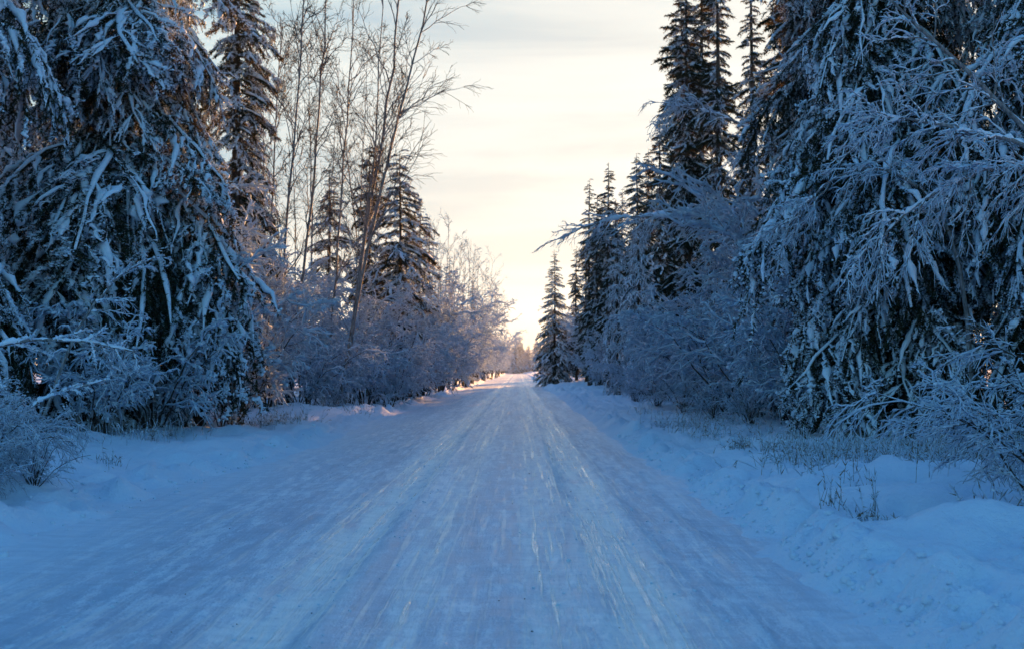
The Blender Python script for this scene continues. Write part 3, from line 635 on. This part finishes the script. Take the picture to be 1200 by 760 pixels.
for i, (a, yt, d) in enumerate([(505, 270, 85), (522, 262, 98), (536, 285, 112), (548, 280, 126), (557, 300, 140), (566, 312, 160), (573, 305, 175), (581, 330, 205), (587, 345, 240), (512, 300, 92), (529, 292, 106), (542, 305, 118), (552, 296, 132), (562, 325, 150), (570, 330, 166), (577, 338, 188), (584, 352, 222)]):
    birch('frosty leafless sapling glowing warm along the far left roadside', tpx((a - 4, 440, d), (a, (440 + yt) / 2, d), (a + 4, yt, d)), .05, 14, lf=(.14, .3), group='saplings along the far left roadside', twsn=.012, n3=6, n4=3, r3=.008)

# ------------------------------------------------------------------ snow bent birches on the right
def bent(label, line, r0, limbs, **k):
    kw = dict(snow=1.0, droop=.3, up=.0, twsn=.012, lf=(.07, .19), tmin=.3, ang=(.35, 1.1), n3=8, n4=4, r3=.005, catn='tree', name='bent_birch'); kw.update(k)
    kw['droop'] *= .5
    p0 = line[0].copy(); p0[2] = float(ground_z(p0[0], p0[1]))
    return bare_tree(label, [p0] + line[1:], r0, limbs, **kw)
bent('snow covered birch arching over the road to a hanging tip', tpx((985, 470, 47), (930, 330, 46.5), (872, 284, 46), (815, 258, 45.5), (765, 250, 45), (715, 256, 44.5), (684, 266, 44.2), (656, 280, 44)), .07, 28, droop=.6, twsn=.010, lf=(.045, .13), tmin=.25, snow=1.35, n3=6)
bent('second snowy birch stem doubled above the arching one', tpx((1000, 470, 49), (945, 320, 48.5), (880, 275, 48), (835, 250, 47.6), (795, 243, 47.2), (755, 252, 47), (722, 266, 46.8)), .055, 16, droop=.6, lf=(.05, .13), snow=1.3, n3=6)
bent('snowy branch leaning left across the giant spires', tpx((1010, 470, 43), (975, 270, 42.5), (915, 165, 42), (860, 140, 41.5), (812, 122, 41), (782, 122, 40.7)), .07, 22, droop=.7)
bent('long pale birch stem slanting across the upper right forest', tpx((1330, 470, 21), (1290, 250, 21), (1195, 135, 21), (1120, 70, 21), (1060, 10, 21), (1000, -50, 21)), .055, 22, droop=.35, snow=.55)
bent('white snow covered stem reaching in level from the right edge', tpx((1330, 480, 20), (1290, 230, 20), (1210, 166, 20), (1150, 158, 20), (1105, 146, 20), (1055, 134, 20), (1010, 140, 20)), .05, 24, droop=.6, snow=.8)
bent('heavy snow covered stem drooping below the level white stem', tpx((1320, 480, 21.5), (1290, 240, 21.5), (1205, 188, 21.5), (1130, 205, 21.5), (1075, 238, 21.5), (1020, 290, 21.5)), .055, 26, droop=.75, snow=1.1)
bent('arched frosty stem over the dark hollow of the drooping spruce', tpx((1140, 500, 24.5), (1130, 300, 24), (1085, 215, 24), (1020, 190, 24), (965, 215, 24), (925, 262, 24)), .045, 24, droop=.7, snow=.7)
bent('frosty stem arching left above the roadside thicket', tpx((1060, 490, 30), (1040, 330, 30), (985, 262, 30), (925, 250, 30), (875, 290, 30)), .045, 24, droop=.8, snow=.7)
bent('snow covered branch reaching in from the left edge above the white bush', tpx((-110, 560, 16.5), (-70, 440, 16.5), (-10, 404, 16.5), (55, 396, 16.5), (110, 400, 16.5), (158, 412, 16.5)), .032, 14, droop=.35, snow=1.1, n3=6, twsn=.012, lf=(.05, .16), ang=(.3, 1.2))
bent('slim snowy stem leaning out from the left spruces', tpx((40, 500, 24), (90, 380, 24), (140, 320, 24), (185, 300, 24)), .03, 16, droop=.5, snow=.8, tmin=.2)
bent('snowy stem lying low under the left spruce, pointing at the road', tpx((10, 480, 22), (40, 470, 22), (85, 455, 22), (125, 444, 22)), .03, 9, droop=.3, snow=1.3, tmin=.3)

# ------------------------------------------------------------------ frosted shrubs
x, y = at_px(1240, 11.6); bush('large white bush of arching snowy twigs at the right edge of the bank', x, y, 'arch', .78, 0)
x, y = at_px(1310, 14.0); bush('tall snowy bush behind the arching white bush at the right edge', x, y, 'arch', .95, 1)
x, y = at_px(-14, 14.8); bush('white snow heaped bush at the left edge of the bank', x, y, 'arch', .52, 2)
x, y = at_px(-80, 17.5); bush('snowy bush behind the white heaped bush at the left edge', x, y, 'arch', .72, 1)
x, y = at_px(-35, 13.3); bush('low snowy bush cut by the left picture edge in front of the white heaped bush', x, y, 'arch', .4, 0)
x, y = at_px(40, 14.3); bush('thin half buried bush leaning beside the white heaped bush', x, y, 'low', .38, 0)
x, y = at_px(230, 31.5); bush('tall frosted willow clump in front of the brown sunlit spruce', x, y, 'tall', 1.1, 0)
x, y = at_px(285, 39); bush('tall frosted willow rising between the brown sunlit spruce and the willow clump', x, y, 'tall', 1.0, 1)
x, y = at_px(180, 33); bush('tall frosted willow against the boughs of the broad left spruce', x, y, 'tall', .9, 2)
x, y = at_px(180, 29); bush('frosted willow between the broad left spruce and the tall willow clump', x, y, 'thicket', 1.0, 0)
x, y = at_px(275, 34); bush('frosted willow at the right foot of the tall willow clump', x, y, 'thicket', 1.1, 1)
x, y = at_px(120, 27); bush('frosted willow under the drooping boughs of the broad left spruce', x, y, 'thicket', .75, 2)
x, y = at_px(258, 30.5); bush('bare dark stemmed shrub in the snow left of the snow mounds', x, y, 'thin', 1.0, 0)
x, y = at_px(215, 29.5); bush('small twiggy shrub in front of the frosted willow clump', x, y, 'low', .55, 1)
x, y = at_px(388, 43.5); bush('small rounded snowy bush at the foot of the leaning birch', x, y, 'low', .5, 2)
def thickets(label, grp, spec, off=0.):
    nth = 'nearest second third fourth fifth sixth seventh eighth ninth tenth eleventh twelfth thirteenth fourteenth fifteenth sixteenth seventeenth eighteenth nineteenth'.split()
    for i, (a, d, k, s) in enumerate(sorted(spec, key=lambda q: q[1])):      # counted away from the viewer, down the road
        x, y = at_px(a, d); x += off; bush('%s, %s down the road' % (label, nth[i]), x, y, k, s, None, grp)
thickets('frost covered willow in the thicket under the left birches', 'willows under the left birches',
         [(310, 41, 'tall', .75), (335, 48, 'tall', .8), (362, 50, 'tall', .7), (350, 44, 'thicket', .9), (385, 47, 'thicket', .9), (410, 53, 'tall', .8), (428, 50, 'thicket', 1.0), (445, 56, 'tall', .85),
          (455, 51, 'thicket', .8), (470, 58, 'thicket', 1.1), (300, 50, 'tall', .9), (390, 60, 'tall', .85), (325, 62, 'tall', 1.)])
thickets('frost covered willow in the hedge-like row lining the left road edge', 'willows lining the left road edge',
         [(482, 66, 'tall', .95), (500, 70, 'tall', 1.17), (492, 62, 'thicket', 1.05), (516, 80, 'tall', 1.17), (512, 72, 'thicket', 1.1), (530, 90, 'tall', 1.17), (528, 80, 'thicket', 1.2), (542, 102, 'tall', 1.17), (540, 92, 'thicket', 1.2),
          (552, 116, 'tall', 1.23), (560, 132, 'tall', 1.23), (556, 112, 'thicket', 1.3), (567, 150, 'tall', 1.29), (573, 172, 'tall', 1.29), (579, 200, 'tall', 1.29), (584, 235, 'tall', 1.29), (589, 280, 'tall', 1.17), (591, 350, 'tall', 1.17), (592, 430, 'tall', 1.17)], -.7)
thickets('frost covered shrub in the thicket lining the right road edge', 'shrubs lining the right road edge',
         [(905, 30, 'thicket', 1.0), (870, 32, 'thicket', .95), (840, 35, 'thicket', 1.1), (812, 38, 'thicket', 1.15), (785, 42, 'thicket', 1.15), (765, 46, 'thicket', .95), (748, 52, 'thicket', .8), (732, 58, 'thicket', .65), (718, 64, 'thicket', .6),
          (705, 74, 'thicket', .7), (694, 84, 'thicket', 1.1), (688, 92, 'thicket', .8), (680, 104, 'thicket', .8), (790, 36, 'low', .7), (760, 40, 'low', .8), (828, 32, 'low', .7), (735, 47, 'low', .8), (715, 54, 'low', .8)], 1.1)
thickets('tall frosted willow under the snow arch and giant spires', 'tall willows under the right spires',
         [(860, 44, 'tall', .85), (895, 41, 'tall', .75), (930, 38, 'tall', 1.0), (965, 36, 'tall', 1.05), (840, 50, 'tall', .75), (812, 56, 'tall', .6), (905, 50, 'tall', .9), (945, 46, 'tall', 1.3), (868, 58, 'tall', .8),
          (985, 42, 'tall', 1.4)])
thickets('pale frosted shrub beyond the lone conical spruce', 'shrubs beyond the lone conical spruce',
         [(672, 142, 'tall', 1.0), (680, 133, 'tall', 1.1), (663, 165, 'tall', .9), (656, 190, 'tall', .9), (649, 225, 'tall', .9), (642, 270, 'tall', .9), (636, 330, 'tall', .9), (630, 400, 'tall', .9), (686, 122, 'tall', 1.05), (680, 112, 'tall', .9), (666, 152, 'tall', 1.0), (660, 178, 'tall', 1.0), (653, 205, 'tall', 1.0), (646, 245, 'tall', 1.1), (690, 114, 'tall', 1.0), (677, 150, 'tall', 1.1), (666, 185, 'tall', 1.1)], 1.2)  # later half of these shrubs added to shade the far road

# ------------------------------------------------------------------ dry weeds and grass poking from the snow
def grass(name, spots, hmin, hmax, frost=.8, lean=.5):
    b = MB(); n = len(spots); x, y = spots[:, 0], spots[:, 1]; B = np.stack([x, y, ground_z(x, y) - .04], 1)
    az = rng.uniform(0, 6.28, n); tl = np.abs(rng.normal(0, lean, n)); D = np.stack([np.cos(az) * np.sin(tl), np.sin(az) * np.sin(tl), np.cos(tl)], 1); ln = rng.uniform(hmin, hmax, n)
    P = polyline(B, D, ln, 5, np.full(n, .25) * rng.uniform(0, 1.6, n)); b.tubes(P, taper(P, .0036, .0016), 3)
    ii = rng.integers(0, n, n * 2); p, t = at(P[ii], rng.uniform(.35, 1, len(ii))); b.blades(p, t + .8 * rng.normal(size=p.shape), rng.uniform(.05, .14, len(ii)), rng.uniform(.008, .018, len(ii)))
    ff = P[rng.uniform(size=n) < frost]; snow_on(b, ff, .009, 3, m=1, thin=.5)
    k = int(n * frost); ii = rng.integers(0, n, k); p, _ = at(P[ii], rng.uniform(.4, 1, k)); b.blobs(p, rng.uniform(.01, .024, k), m=1)
    return b.mesh(name, [M['straw'], M['frost']])
def scatter(n, x0, x1, y0, y1, clump=.35, k=18):
    cx, cy = rng.uniform(x0, x1, k), rng.uniform(y0, y1, k); i = rng.integers(0, k, n)
    return np.stack([cx[i] + rng.normal(0, clump, n), cy[i] + rng.normal(0, clump * 1.3, n)], 1)
s = np.concatenate([scatter(1300, 4.1, 8.8, 18.5, 24, .45, 55), scatter(420, 3.6, 6.4, 14.5, 19.5, .3, 26), scatter(70, 3.2, 5.2, 10, 14, .12, 12), scatter(500, 3.6, 5.5, 25, 38, .35, 30)])
link('dry_grass', grass('dry_grass', s, .12, .55), kind='stuff')
s = np.concatenate([scatter(500, -11, -7.2, 25.5, 30, .4, 26), scatter(300, -8.2, -5.2, 38, 52, .4, 20), scatter(160, -6.8, -5.6, 30.5, 36, .25, 12)])
link('dry_grass', grass('dry_grass', s, .15, .6), kind='stuff')
def tuft(label, a, d, n, hmin, hmax, lean=.3, spread_=.09, dx=None):
    x, y = at_px(a, d); z = float(ground_z(x, y))
    s = np.stack([x + rng.normal(0, spread_, n), y + rng.normal(0, spread_, n)], 1)
    me = grass('grass_tuft', s, hmin, hmax, .7, lean); me.transform(__import__('mathutils').Matrix.Translation((-x, -y, -z)))
    o = link('grass_tuft', me); o.location = (x, y, z); o['label'] = label; o['category'] = 'grass tuft'; return o
tuft('tuft of bent dry stalks alone on the smooth left bank', 132, 19.5, 26, .1, .34, .7, .16)
tuft('single tall dry stalk standing on the left bank', 122, 19.8, 1, .75, 1.0, .12, .01)
tuft('dark drooping grass tuft nearest the road on the right bank', 868, 21.5, 40, .15, .36, .6, .1)
tuft('brown grass tuft half buried on the right snow mound', 1024, 12.6, 34, .06, .2, .8, .07)
tuft('few upright dead stalks in front of the weeds on the right bank', 915, 16.8, 10, .2, .45, .2, .2)
tuft('twiggy dead weed poking from the snow beside the half buried tuft', 985, 12.9, 8, .15, .35, .6, .16)

# ------------------------------------------------------------------ small things by the road
x, y = at_px(596, 560)
st = bush('small snow heaped shrub at the far left end of the road', x, y, 'low', 1.3, 0, rz=.4, name='snowy_shrub')
b = MB(); P = np.zeros((1, 7, 3)); P[0, :, 2] = [.5, .6, .8, 1.05, 1.25, 1.4, 1.45]; P[0, :, 0] = [0, 0, .05, .1, .12, .15, .15]
b.tubes(P, np.array([[.5, .9, 1., .85, .6, .25, .02]]), 12, jit=.14); link('snow_cap', b.mesh('snow_cap', [M['snow']]), st)
gx, gy = rng.choice([-1.5, .8, .1, -2.6], 44) + rng.normal(0, .35, 44), 4.5 * np.exp(rng.uniform(0, 1.5, 44)); b = MB()
b.blobs(np.stack([gx, gy, road_z(gx, gy) + .002], 1), rng.uniform(.003, .009, 44), jit=.35, sq=.6); link('road_grit', b.mesh('road_grit', [M['grit']]), kind='stuff')
NC = 1100; gy = 5.5 * np.exp(rng.uniform(0, 1.7, NC)); gx = np.where(rng.uniform(size=NC) < .72, 2.25 + np.abs(rng.normal(0, .32, NC)), -4.4 - np.abs(rng.normal(0, .45, NC))); b = MB()
b.blobs(np.stack([gx, gy, np.maximum(ground_z(gx, gy), 0) + .006], 1), rng.uniform(.008, .055, NC) * rng.uniform(.3, 1, NC) ** 1.5, jit=.35, sq=.7); link('snow_crumbs', b.mesh('snow_crumbs', [M['ground']]), kind='stuff')

# ------------------------------------------------------------------ thin frosty air
hb = MB(); hx, hy0, hy1, hz0, hz1 = 1700, -120, 3700, -4, 34
hb.add(np.array([[-hx, hy0, hz0], [hx, hy0, hz0], [hx, hy1, hz0], [-hx, hy1, hz0], [-hx, hy0, hz1], [hx, hy0, hz1], [hx, hy1, hz1], [-hx, hy1, hz1]], float),
       quads=np.array([[0, 3, 2, 1], [4, 5, 6, 7], [0, 1, 5, 4], [1, 2, 6, 5], [2, 3, 7, 6], [3, 0, 4, 7]]))
hm = bpy.data.materials.new('frosty_air'); hm.use_nodes = True; t = hm.node_tree; t.nodes.clear()
v = t.nodes.new('ShaderNodeVolumePrincipled'); v.inputs['Color'].default_value = (.95, .96, 1, 1); v.inputs['Density'].default_value = .00005; v.inputs['Anisotropy'].default_value = .55
t.links.new(v.outputs[0], t.nodes.new('ShaderNodeOutputMaterial').inputs['Volume'])
NK = 520; gx = rng.choice([-1.25, -1.9, .45, 1.2, 1.7, -2.9], NK) + rng.normal(0, .16, NK); gy = 5 * np.exp(rng.uniform(0, 1.5, NK)); b = MB()
b.blobs(np.stack([gx, gy, road_z(gx, gy) + .003], 1), rng.uniform(.004, .022, NK) * rng.uniform(.3, 1, NK), jit=.38, sq=.6); link('snow_crumbs', b.mesh('snow_crumbs', [M['ground']]), kind='stuff')
link('haze', hb.mesh('haze', [hm], False), kind='stuff')
